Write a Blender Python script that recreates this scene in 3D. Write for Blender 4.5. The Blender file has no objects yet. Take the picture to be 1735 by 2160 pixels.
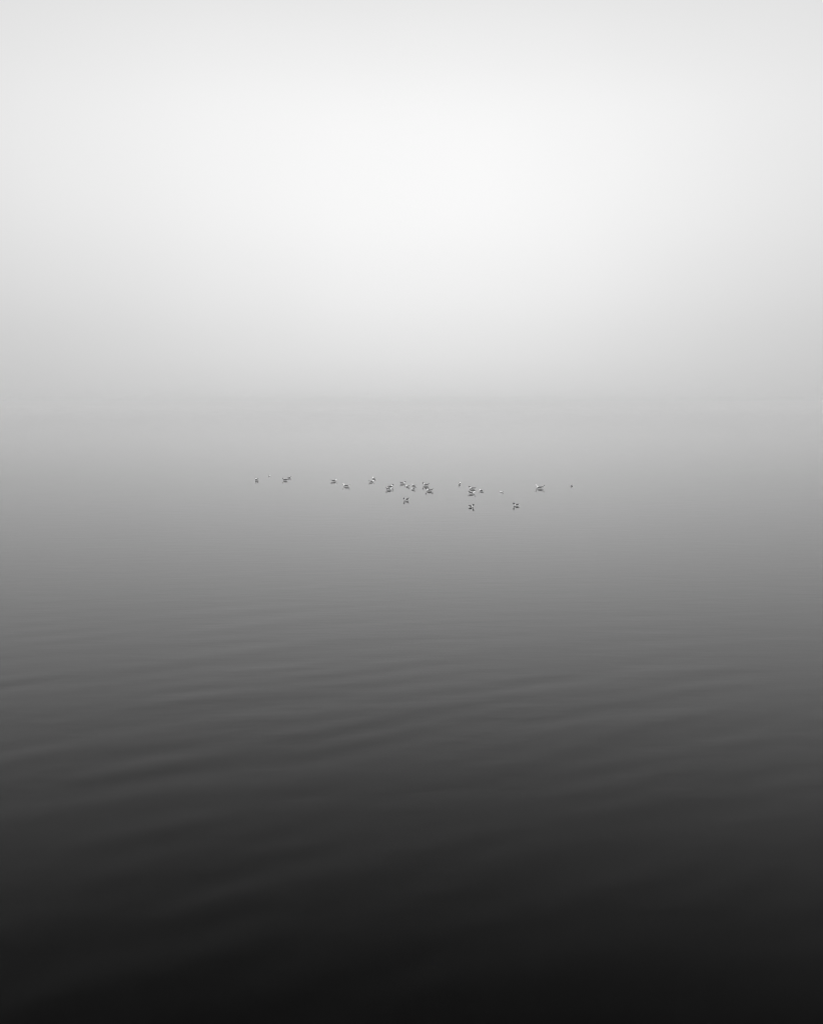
import bpy, bmesh, math, random
import numpy as np
from mathutils import Vector, Matrix

R = math.radians
scene = bpy.context.scene
col = scene.collection

# ------------------------------------------------------------------ camera
PW, PH = 1735.0, 2160.0          # size of the photograph, for reading positions off it
FPX = 2383.0                     # focal length in photograph pixels (40 degrees across)
HORIZON = 848.0                  # row in which the level line of sight lies, lost in the fog
EYE = 4.0                        # standing on a quay
PITCH = math.atan((PH / 2 - HORIZON) / FPX)
cam_data = bpy.data.cameras.new('camera')
cam_data.sensor_fit = 'HORIZONTAL'
cam_data.sensor_width = 36.0
cam_data.lens = 36.0 * FPX / PW
cam_data.clip_start = 0.1
cam_data.clip_end = 20000
cam = bpy.data.objects.new('camera', cam_data)
cam.location = (0, 0, EYE)
cam.rotation_euler = (R(90) - PITCH, 0, 0)
col.objects.link(cam)
scene.camera = cam

# ------------------------------------------------------------------ sky
SUN_EL, SUN_AZ = R(72), R(3)     # veiled by the fog, ahead of the camera and above the frame
world = bpy.data.worlds.new('World')
scene.world = world
world.use_nodes = True
wn, wl = world.node_tree.nodes, world.node_tree.links
wn.clear()
out = wn.new('ShaderNodeOutputWorld')
bg = wn.new('ShaderNodeBackground'); bg.inputs['Strength'].default_value = 0.1
wl.new(bg.outputs[0], out.inputs['Surface'])
sky = wn.new('ShaderNodeTexSky'); sky.sky_type = 'NISHITA'; sky.sun_disc = False
sky.sun_elevation = SUN_EL; sky.sun_rotation = SUN_AZ
sky.dust_density = 6.0; sky.air_density = 1.0
bw = wn.new('ShaderNodeRGBToBW'); wl.new(sky.outputs[0], bw.inputs[0])
tc = wn.new('ShaderNodeTexCoord')
sep = wn.new('ShaderNodeSeparateXYZ'); wl.new(tc.outputs['Generated'], sep.inputs[0])

def wmath(op, a, b=None, clamp=False):
    n = wn.new('ShaderNodeMath'); n.operation = op; n.use_clamp = clamp
    for i, v in enumerate((a, b)):
        if v is None: continue
        if isinstance(v, (int, float)): n.inputs[i].default_value = v
        else: wl.new(v, n.inputs[i])
    return n.outputs[0]

elev = wmath('MULTIPLY', wmath('ARCSINE', sep.outputs['Z']), 180 / math.pi / 90, True)   # 0 horizon .. 1 zenith
azim = wmath('MULTIPLY', wmath('ARCTAN2', sep.outputs['X'], sep.outputs['Y']), 180 / math.pi)

def curve(sock, pts, top):
    n = wn.new('ShaderNodeFloatCurve')
    wl.new(sock, n.inputs['Value'])
    c = n.mapping.curves[0]
    n.mapping.use_clip = False
    for i, (x, y) in enumerate(pts):
        if i == 0: c.points[0].location = (x, y / top)
        elif i == len(pts) - 1: c.points[-1].location = (x, y / top)
        else: c.points.new(x, y / top)
    n.mapping.update()
    return wmath('MULTIPLY', n.outputs[0], top)

S = lambda deg: deg / 90.0
# radiance of the lit fog bank by elevation, and how much brighter it is towards the sun's bearing
fog_base = curve(elev, [(0, .475), (S(1.5), .488), (S(3), .508), (S(6), .575), (S(11), .665), (S(16), .69), (S(21), .66), (S(32), .66), (S(50), 1.0), (S(70), 1.35), (1, 1.5)], 2.0)
fog_glow = curve(elev, [(0, .15), (S(1.5), .226), (S(3), .27), (S(6), .297), (S(12), .27), (S(17), .17), (S(22), .085), (S(34), .03), (S(60), 0), (1, 0)], 1.0)
g = wmath('EXPONENT', wmath('MULTIPLY', wmath('POWER', wmath('DIVIDE', wmath('SUBTRACT', azim, 0.5), 21.0), 2.0), -1.0))
fog = wmath('ADD', fog_base, wmath('MULTIPLY', fog_glow, g))
drift = wn.new('ShaderNodeTexNoise'); drift.inputs['Scale'].default_value = 2.6; drift.inputs['Detail'].default_value = 3.0
wl.new(tc.outputs['Generated'], drift.inputs['Vector'])      # slow unevenness of the fog bank
fog = wmath('MULTIPLY', fog, wmath('ADD', wmath('MULTIPLY', wmath('SUBTRACT', drift.outputs['Fac'], 0.5), 0.09), 1.0))
tot = wmath('ADD', wmath('MULTIPLY', fog, 10.0), wmath('MULTIPLY', bw.outputs[0], 0.03))
wl.new(tot, bg.inputs['Color'])

# ------------------------------------------------------------------ sun (veiled)
sd = bpy.data.lights.new('sun', 'SUN'); sd.energy = 2.7; sd.angle = R(12); sd.color = (1, 1, 1)
sun = bpy.data.objects.new('sun', sd); col.objects.link(sun)
to_sun = Vector((math.sin(SUN_AZ) * math.cos(SUN_EL), math.cos(SUN_AZ) * math.cos(SUN_EL), math.sin(SUN_EL)))
sun.rotation_euler = to_sun.to_track_quat('Z', 'Y').to_euler()
sun.location = to_sun * 300

scene.view_settings.view_transform = 'Standard'
scene.view_settings.look = 'None'
scene.view_settings.exposure = 0.0
scene.view_settings.gamma = 1.0
scene.view_settings.use_curve_mapping = False
scene.render.engine = 'CYCLES'
scene.cycles.use_denoising = True
scene.cycles.max_bounces = 14
scene.cycles.volume_bounces = 12
scene.cycles.filter_width = 0.8
scene.render.dither_intensity = 1.0

# ------------------------------------------------------------------ helpers
def ground(px, py):
    """point on the water (z = 0) seen at a photograph pixel"""
    v = Vector(((px - PW / 2) / FPX, -(py - PH / 2) / FPX, -1.0))
    d = Matrix.Rotation(R(90) - PITCH, 3, 'X') @ v
    t = -EYE / d.z
    return Vector((d.x * t, d.y * t, 0.0))

def material(name):
    m = bpy.data.materials.new(name); m.use_nodes = True
    m.node_tree.nodes.clear()
    return m, m.node_tree.nodes, m.node_tree.links

def obj(name, mesh, mat=None, parent=None):
    o = bpy.data.objects.new(name, mesh); col.objects.link(o)
    if mat and not mesh.materials: mesh.materials.append(mat)
    if parent: o.parent = parent
    return o

# ------------------------------------------------------------------ water
m_water, nn, ll = material('calm_dark_water')
def nmath(op, a, b=None):
    n = nn.new('ShaderNodeMath'); n.operation = op
    for i, v in enumerate((a, b)):
        if v is None: continue
        if isinstance(v, (int, float)): n.inputs[i].default_value = v
        else: ll.new(v, n.inputs[i])
    return n.outputs[0]
co = nn.new('ShaderNodeNewGeometry')
mp = nn.new('ShaderNodeMapping'); mp.inputs['Scale'].default_value = (0.55, 1.5, 1); mp.inputs['Rotation'].default_value = (0, 0, R(-18))
ll.new(co.outputs['Position'], mp.inputs['Vector'])
nz = nn.new('ShaderNodeTexNoise'); nz.inputs['Scale'].default_value = 1.6; nz.inputs['Detail'].default_value = 2.0
ll.new(mp.outputs[0], nz.inputs['Vector'])
bump = nn.new('ShaderNodeBump'); bump.inputs['Strength'].default_value = 1.0; bump.inputs['Distance'].default_value = 0.0022
ll.new(nz.outputs['Fac'], bump.inputs['Height'])
# Fresnel reflection of water (index 1.33) for light polarised in the plane of incidence, the part
# of the reflection that a polarising filter on the lens lets through
dot = nn.new('ShaderNodeVectorMath'); dot.operation = 'DOT_PRODUCT'
ll.new(bump.outputs[0], dot.inputs[0]); ll.new(co.outputs['Incoming'], dot.inputs[1])
ci = nmath('MAXIMUM', dot.outputs['Value'], 0.0)
IOR = 1.333
st2 = nmath('DIVIDE', nmath('SUBTRACT', 1.0, nmath('MULTIPLY', ci, ci)), IOR * IOR)
ct = nmath('SQRT', nmath('SUBTRACT', 1.0, st2))
nci = nmath('MULTIPLY', ci, IOR)
rp = nmath('POWER', nmath('DIVIDE', nmath('SUBTRACT', nci, ct), nmath('ADD', nci, ct)), 2.0)
gl = nn.new('ShaderNodeBsdfGlossy'); gl.inputs['Roughness'].default_value = 0.085; gl.inputs['Color'].default_value = (1, 1, 1, 1)
ll.new(bump.outputs[0], gl.inputs['Normal'])
df = nn.new('ShaderNodeBsdfDiffuse'); df.inputs['Color'].default_value = (0.0003, 0.0003, 0.0003, 1)
mx = nn.new('ShaderNodeMixShader')
ll.new(rp, mx.inputs[0]); ll.new(df.outputs[0], mx.inputs[1]); ll.new(gl.outputs[0], mx.inputs[2])
wo = nn.new('ShaderNodeOutputMaterial'); ll.new(mx.outputs[0], wo.inputs['Surface'])

def axis(dense_lo, dense_hi, step, far_lo, far_hi, grow=1.12):
    a = list(np.arange(dense_lo, dense_hi + 1e-6, step))
    s, v = step, a[-1]
    while v < far_hi: s *= grow; v = min(v + s, far_hi); a.append(v)
    s, v = step, a[0]; b = []
    while v > far_lo: s *= grow; v = max(v - s, far_lo); b.append(v)
    return np.array(b[::-1] + a)

FAR = 2500.0
xs = axis(-12, 12, 0.09, -FAR, FAR)
ya = axis(4.6, 29, 0.06, -FAR, FAR, 1.05)
X, Y = np.meshgrid(xs, ya)

rng = np.random.RandomState(7)
def vnoise(x, y, cell, seed):
    """smooth value noise, -1..1"""
    r = np.random.RandomState(seed); T = r.uniform(-1, 1, (128, 128))
    u, v = x / cell, y / cell
    iu, iv = np.floor(u).astype(int), np.floor(v).astype(int)
    fu, fv = u - iu, v - iv
    fu = fu ** 3 * (fu * (fu * 6 - 15) + 10); fv = fv ** 3 * (fv * (fv * 6 - 15) + 10)
    a = T[iv % 128, iu % 128]; b = T[iv % 128, (iu + 1) % 128]
    c = T[(iv + 1) % 128, iu % 128]; d = T[(iv + 1) % 128, (iu + 1) % 128]
    return (a * (1 - fu) + b * fu) * (1 - fv) + (c * (1 - fu) + d * fu) * fv

def waves(x, y):
    # spent wake of a boat: short-crested arcs bending round a point to the right of the quay
    cx, cy = 10.5, -2.5
    rr = np.hypot(x - cx, y - cy)
    th = np.arctan2(x - cx, y - cy)
    u = rr + .5 * vnoise(x * .5 + 3, y * .8, 3.3, 11)
    v = th * 14.0
    dist = np.hypot(x, y)
    h = np.zeros_like(x)
    r = np.random.RandomState(19)
    N = 90
    for i in range(N):
        lam = .48 * (2.3 / .48) ** r.uniform(0, 1)
        k = 2 * math.pi / lam
        a = r.normal(0, R(14)) + R(1)
        slope = .00115 * (1.2 if .5 < lam < 1.15 else .75)
        slope = slope * np.clip((lam * 38 - dist) / (lam * 18), 0, 1)      # short ripples die away first
        h += slope / k * np.sin(k * (u * math.cos(a) + v * math.sin(a)) + r.uniform(0, 6.283))
    h *= (.95 + .1 * np.clip(-x / 6, -.6, 1)) * np.clip(.9 + .35 * vnoise(x * .8, y, 3.6, 41), .3, 1.3)
    d = np.hypot(x, y)
    fade = np.clip((28.5 - d) / 17, 0, 1); fade = fade * fade * (3 - 2 * fade)
    edge = np.clip((12 - np.abs(x)) / 2, 0, 1) * np.clip((y - 4.7) / 1.0, 0, 1)
    return h * fade * edge

Z = waves(X, Y)
ny, nx = X.shape
verts = np.stack([X, Y, Z], -1).reshape(-1, 3)
idx = np.arange(ny * nx).reshape(ny, nx)
quads = np.stack([idx[:-1, :-1], idx[:-1, 1:], idx[1:, 1:], idx[1:, :-1]], -1).reshape(-1, 4)
me = bpy.data.meshes.new('water')
me.vertices.add(len(verts)); me.vertices.foreach_set('co', verts.ravel())
me.loops.add(quads.size); me.loops.foreach_set('vertex_index', quads.ravel())
me.polygons.add(len(quads)); me.polygons.foreach_set('loop_start', np.arange(0, quads.size, 4))
me.update(calc_edges=True); me.validate()
me.shade_smooth()
water = obj('water', me, m_water)
water['kind'] = 'structure'

# ------------------------------------------------------------------ gulls
def plumage(name, head_c, hood, hood_r, bill):
    """white plumage with a head patch of its own colour (model coordinates)"""
    m, n, l = material(name)
    t = n.new('ShaderNodeTexCoord')
    d = n.new('ShaderNodeVectorMath'); d.operation = 'DISTANCE'; d.inputs[1].default_value = head_c
    l.new(t.outputs['Object'], d.inputs[0])
    w = n.new('ShaderNodeTexNoise'); w.inputs['Scale'].default_value = 60; l.new(t.outputs['Object'], w.inputs['Vector'])
    a = n.new('ShaderNodeMath'); a.operation = 'MULTIPLY_ADD'; a.inputs[1].default_value = .01; l.new(w.outputs['Fac'], a.inputs[0]); l.new(d.outputs['Value'], a.inputs[2])
    r = n.new('ShaderNodeMapRange'); r.inputs['From Min'].default_value = hood_r; r.inputs['From Max'].default_value = hood_r + .006
    l.new(a.outputs[0], r.inputs['Value'])
    mix = n.new('ShaderNodeMix'); mix.data_type = 'RGBA'
    mix.inputs['A'].default_value = (*[hood] * 3, 1); mix.inputs['B'].default_value = (.92, .92, .92, 1)
    l.new(r.outputs[0], mix.inputs['Factor'])
    p = n.new('ShaderNodeBsdfPrincipled'); p.inputs['Roughness'].default_value = .75
    p.inputs['Subsurface Weight'].default_value = 1.0; p.inputs['Subsurface Radius'].default_value = (1, 1, 1); p.inputs['Subsurface Scale'].default_value = .03
    l.new(mix.outputs['Result'], p.inputs['Base Color'])
    o = n.new('ShaderNodeOutputMaterial'); l.new(p.outputs[0], o.inputs['Surface'])
    return m

def feather(name, c, var=.15, rough=.7):
    m, n, l = material(name)
    t = n.new('ShaderNodeTexCoord')
    mpn = n.new('ShaderNodeMapping'); mpn.inputs['Scale'].default_value = (12, 60, 60); l.new(t.outputs['Object'], mpn.inputs[0])
    w = n.new('ShaderNodeTexNoise'); w.inputs['Scale'].default_value = 2.0; w.inputs['Detail'].default_value = 3; l.new(mpn.outputs[0], w.inputs['Vector'])
    r = n.new('ShaderNodeMapRange'); r.inputs['To Min'].default_value = c * (1 - var); r.inputs['To Max'].default_value = c * (1 + var)
    l.new(w.outputs['Fac'], r.inputs['Value'])
    p = n.new('ShaderNodeBsdfPrincipled'); p.inputs['Roughness'].default_value = rough
    l.new(r.outputs[0], p.inputs['Base Color'])
    o = n.new('ShaderNodeOutputMaterial'); l.new(p.outputs[0], o.inputs['Surface'])
    return m

M_GREY = feather('grey_mantle_feathers', .18)
M_DARKGREY = feather('dark_mantle_feathers', .09)
M_BLACK = feather('black_flight_feathers', .010)
M_TAIL = feather('white_tail_feathers', .78, .05)
M_BILL = feather('dark_bill_horn', .05, .1, .4)
M_PALEBILL = feather('pale_bill_horn', .30, .1, .4)
M_EYE = feather('eye_gloss', .008, .1, .1)
M_BAND = feather('white_feather_spot', .8, .05)

def ellipsoid(bm, c, r, rot_y=0.0, seg=20, ring=14):
    mt = Matrix.Translation(c) @ Matrix.Rotation(rot_y, 4, 'Y') @ Matrix.Diagonal((*r, 1))
    bmesh.ops.create_uvsphere(bm, u_segments=seg, v_segments=ring, radius=1, matrix=mt)

def loft(rings, seg=10, closed=True):
    """rings: (x, y, z, half width, half height); tube along x with rounded ends"""
    bm = bmesh.new(); prev = None
    for (x, y, z, w, h) in rings:
        vs = [bm.verts.new((x, y + w * math.cos(2 * math.pi * k / seg), z + h * math.sin(2 * math.pi * k / seg))) for k in range(seg)]
        if prev:
            for k in range(seg):
                bm.faces.new((prev[k], prev[(k + 1) % seg], vs[(k + 1) % seg], vs[k]))
        else: first = vs
        prev = vs
    bm.faces.new(first[::-1]); bm.faces.new(prev)
    bmesh.ops.recalc_face_normals(bm, faces=bm.faces)
    return bm

def to_mesh(bm, name, mat):
    me = bpy.data.meshes.new(name); bm.to_mesh(me); bm.free(); me.shade_smooth(); me.materials.append(mat)
    return me

def body_mesh(name, head, mat):
    """breast, belly, rump, neck and head grown together into one skin"""
    hx, hz = head
    bm = bmesh.new()
    ellipsoid(bm, (-.015, 0, .022), (.125, .066, .056))
    ellipsoid(bm, (.058, 0, .032), (.062, .056, .053))
    ellipsoid(bm, (-.105, 0, .040), (.085, .036, .030), R(8))
    n = 7
    for i in range(n + 1):
        t = i / n
        x = .066 + (hx - .012 - .066) * t + .012 * math.sin(math.pi * t)
        z = .060 + (hz - .006 - .060) * t
        r = .047 * (1 - t) + .028 * t
        ellipsoid(bm, (x, 0, z), (r, r * .95, r))
    ellipsoid(bm, (hx, 0, hz), (.039, .031, .032), R(6))
    ellipsoid(bm, (hx + .026, 0, hz - .006), (.021, .017, .0165), R(10))
    me = bpy.data.meshes.new('tmp'); bm.to_mesh(me); bm.free()
    o = bpy.data.objects.new('tmp', me); col.objects.link(o)
    rm = o.modifiers.new('r', 'REMESH'); rm.mode = 'VOXEL'; rm.voxel_size = .0065
    sm = o.modifiers.new('s', 'SMOOTH'); sm.iterations = 4; sm.factor = .5
    bpy.context.view_layer.update()
    dg = bpy.context.evaluated_depsgraph_get()
    res = bpy.data.meshes.new_from_object(o.evaluated_get(dg))
    bpy.data.objects.remove(o); bpy.data.meshes.remove(me)
    res.name = name; res.shade_smooth(); res.materials.clear(); res.materials.append(mat)
    return res

def wing_mesh(side):
    return loft([(.052, side * .047, .058, .004, .008), (.036, side * .053, .061, .012, .019), (.000, side * .060, .065, .015, .028),
                 (-.04, side * .060, .066, .015, .030), (-.08, side * .051, .069, .014, .027), (-.115, side * .040, .073, .012, .022),
                 (-.145, side * .030, .080, .010, .015), (-.168, side * .024, .088, .004, .006)])

def tip_mesh(side, lift, band):
    """crossed flight feathers behind the folded wing, their ends cocked up clear of the tail"""
    y0, y1 = side * .030, -side * .004
    r = [(-.115, y0, .074, .005, .012), (-.145, y0 * .8, .082 + lift * .010, .008, .016), (-.178, y0 * .5, .089 + lift * .028, .0075, .0155),
         (-.204, y0 * .2, .094 + lift * .043, .0065, .013), (-.226, y1 * .6, .098 + lift * .057, .005, .009), (-.240, y1, .101 + lift * .066, .0015, .002)]
    return loft(r, 8)

def tail_mesh():
    return loft([(-.150, 0, .046, .024, .012), (-.185, 0, .053, .029, .007), (-.222, 0, .060, .034, .004), (-.228, 0, .061, .032, .002)], 12)

def bill_mesh(head):
    hx, hz = head
    return loft([(hx + .036, 0, hz - .007, .0085, .0085), (hx + .051, 0, hz - .010, .0058, .0066), (hx + .066, 0, hz - .013, .0042, .0058), (hx + .078, 0, hz - .019, .0010, .0015)], 8)

def eye_mesh(head, side):
    bm = bmesh.new(); ellipsoid(bm, (head[0] + .018, side * .0272, head[1] + .007), (.0042, .003, .0042), 0, 10, 8)
    return bm

def make_gull(key, head, hood, hood_r, mantle, bill, lift, band=False):
    root = bpy.data.objects.new('gull', None); col.objects.link(root); root.empty_display_size = .1
    pm = plumage('plumage_' + key, (head[0] + .006, 0, head[1] + .002), hood, hood_r, bill)
    obj('body', body_mesh('gull_body_' + key, head, pm), None, root)
    obj('bill', to_mesh(bill_mesh(head), 'gull_bill_' + key, bill), None, root)
    obj('tail', to_mesh(tail_mesh(), 'gull_tail_' + key, M_TAIL), None, root)
    for s in (1, -1):
        obj('eye', to_mesh(eye_mesh(head, s), 'gull_eye_' + key, M_EYE), None, root)
        w = obj('wing', to_mesh(wing_mesh(s), 'gull_wing_' + key, mantle), None, root)
        t = obj('flight_feathers', to_mesh(tip_mesh(s, lift, band), 'gull_flight_feathers_' + key, M_BLACK), None, w)
        if band:
            t.data.materials.append(M_BAND)
            for p in t.data.polygons:
                if -.205 < p.center.x < -.175: p.material_index = 1
    return root

UP, MID, LOW = (.112, .150), (.118, .132), (.125, .100)
KINDS = {
    'hood_up': make_gull('hood_up', UP, .005, .053, M_DARKGREY, M_BILL, .75),
    'hood': make_gull('hood', MID, .005, .053, M_DARKGREY, M_BILL, -.35),
    'grey_hood': make_gull('grey_hood', MID, .05, .049, M_DARKGREY, M_BILL, .6),
    'white': make_gull('white', MID, .92, .010, M_DARKGREY, M_PALEBILL, .05),
    'white_low': make_gull('white_low', LOW, .88, .010, M_DARKGREY, M_PALEBILL, .8),
    'large': make_gull('large', MID, .88, .010, M_GREY, M_PALEBILL, .6, True),
    'pale': make_gull('pale', LOW, .88, .010, M_TAIL, M_PALEBILL, .2),
}

def copy_tree(o, parent=None):
    c = o.copy(); col.objects.link(c)
    if parent: c.parent = parent
    for ch in o.children: copy_tree(ch, c)
    return c

GROUP = 'gulls floating in a loose line on the misty water'
# x of the middle, row of the waterline, heading (0 = right, 90 = away, 180 = left), size, kind, label
GULLS = [
    (541.5, 1013.6, 118, .90, 'grey_hood', 'leftmost gull of the flock, small and dark, turned away'),
    (567.5, 1004.6, 72, .46, 'pale', 'faintest and farthest gull, pale speck second from the left end'),
    (601.3, 1013.7, 146, .88, 'hood', 'black-headed gull facing left, third from the left end'),
    (609.8, 1008.6, 48, .72, 'hood', 'tiny gull just behind the right side of the left black-headed gull'),
    (704.0, 1016.0, 14, .86, 'white', 'white-headed gull facing right, behind and left of a left-facing white-headed gull'),
    (730.0, 1026.6, 168, .92, 'large', 'white-headed gull facing left with black wing tips, nearest on the left side'),
    (783.0, 1017.2, 24, .76, 'white_low', 'dark-backed gull facing right, front one of the close pair left of centre'),
    (788.6, 1010.6, 132, .74, 'white', 'faint gull facing left behind the front one of the close pair'),
    (823.0, 1028.4, 38, .92, 'hood', 'black-headed gull facing right behind a partner, left of the centre cluster'),
    (820.0, 1033.8, 30, .88, 'white_low', 'dark-backed gull in front and left of the right-facing black-headed gull'),
    (849.0, 1020.8, 14, .82, 'grey_hood', 'slim gull facing right, farthest of the centre cluster'),
    (859.5, 1027.2, 138, .62, 'white_low', 'tiny dark gull low on the water in the middle of the centre cluster'),
    (872.6, 1025.4, 150, .66, 'white', 'small gull facing left, the rear one of two stacked closely'),
    (871.2, 1032.8, 130, .64, 'white_low', 'small dark gull facing left, the front one of two stacked closely'),
    (897.8, 1025.2, 150, .96, 'hood_up', 'gull with raised black head facing left, behind a long white-necked gull'),
    (905.3, 1036.2, 170, .93, 'grey_hood', 'long gull facing left with raised black wing tips, right end of centre cluster'),
    (856.4, 1056.0, 229, .86, 'grey_hood', 'lone gull nearer the camera, below the centre cluster, turned towards the viewer'),
    (968.8, 1021.6, 82, .72, 'white_low', 'small dark gull alone and seen from behind, right of the centre cluster'),
    (995.7, 1031.8, 166, .86, 'hood', 'black-headed gull facing left just behind a right-facing white-headed gull'),
    (994.6, 1042.0, 346, .86, 'white', 'white-headed gull facing right in front of a black-headed gull'),
    (1015.0, 1036.3, 150, .66, 'white', 'small gull facing left, just right of the pair facing opposite ways'),
    (1057.5, 1038.6, 162, .46, 'pale', 'all-pale small gull sitting low between the right-hand groups'),
    (993.4, 1070.0, 308, .82, 'hood', 'black-headed gull with white breast turned towards the viewer, nearest of all'),
    (1088.2, 1067.2, 219, .86, 'hood', 'black-headed gull facing left, nearest one on the right side'),
    (1137.8, 1030.6, 174, 1.12, 'large', 'largest gull, white-headed and facing left, second from the right end'),
    (1204.8, 1024.6, 80, .66, 'white_low', 'rightmost gull, a tiny bird seen from behind'),
]
used = set()
for i, (px, py, yaw, size, kind, label) in enumerate(GULLS):
    src = KINDS[kind]
    o = src if kind not in used else copy_tree(src)
    used.add(kind)
    p = ground(px, py)
    c, s = math.cos(R(yaw)), math.sin(R(yaw))
    off = -.035 * size                       # the origin sits under the breast, the middle of the silhouette a little behind
    o.location = (p.x - off * c, p.y - off * s, 0.0)
    o.rotation_euler = (0, 0, R(yaw))
    o.scale = (size * 1.0,) * 3
    o['label'] = label; o['category'] = 'gull'; o['group'] = GROUP

# ------------------------------------------------------------------ fog over the water
m_haze, hn, hl = material('sea_fog')
pv = hn.new('ShaderNodeVolumePrincipled')
pv.inputs['Color'].default_value = (.999, .999, .999, 1)
pv.inputs['Density'].default_value = 0.0023
pv.inputs['Density Attribute'].default_value = ''
pv.inputs['Anisotropy'].default_value = 0.89
ho = hn.new('ShaderNodeOutputMaterial'); hl.new(pv.outputs[0], ho.inputs['Volume'])
bm = bmesh.new(); bmesh.ops.create_cube(bm, size=1.0)
for v in bm.verts:
    v.co = (v.co.x * 2 * (FAR + 60), v.co.y * 2 * (FAR + 60), -1.0 if v.co.z < 0 else EYE + 1.0)
hm = bpy.data.meshes.new('haze'); bm.to_mesh(hm); bm.free()
haze = obj('haze', hm, m_haze)
haze['kind'] = 'stuff'
haze['label'] = 'thin even fog lying over the water'
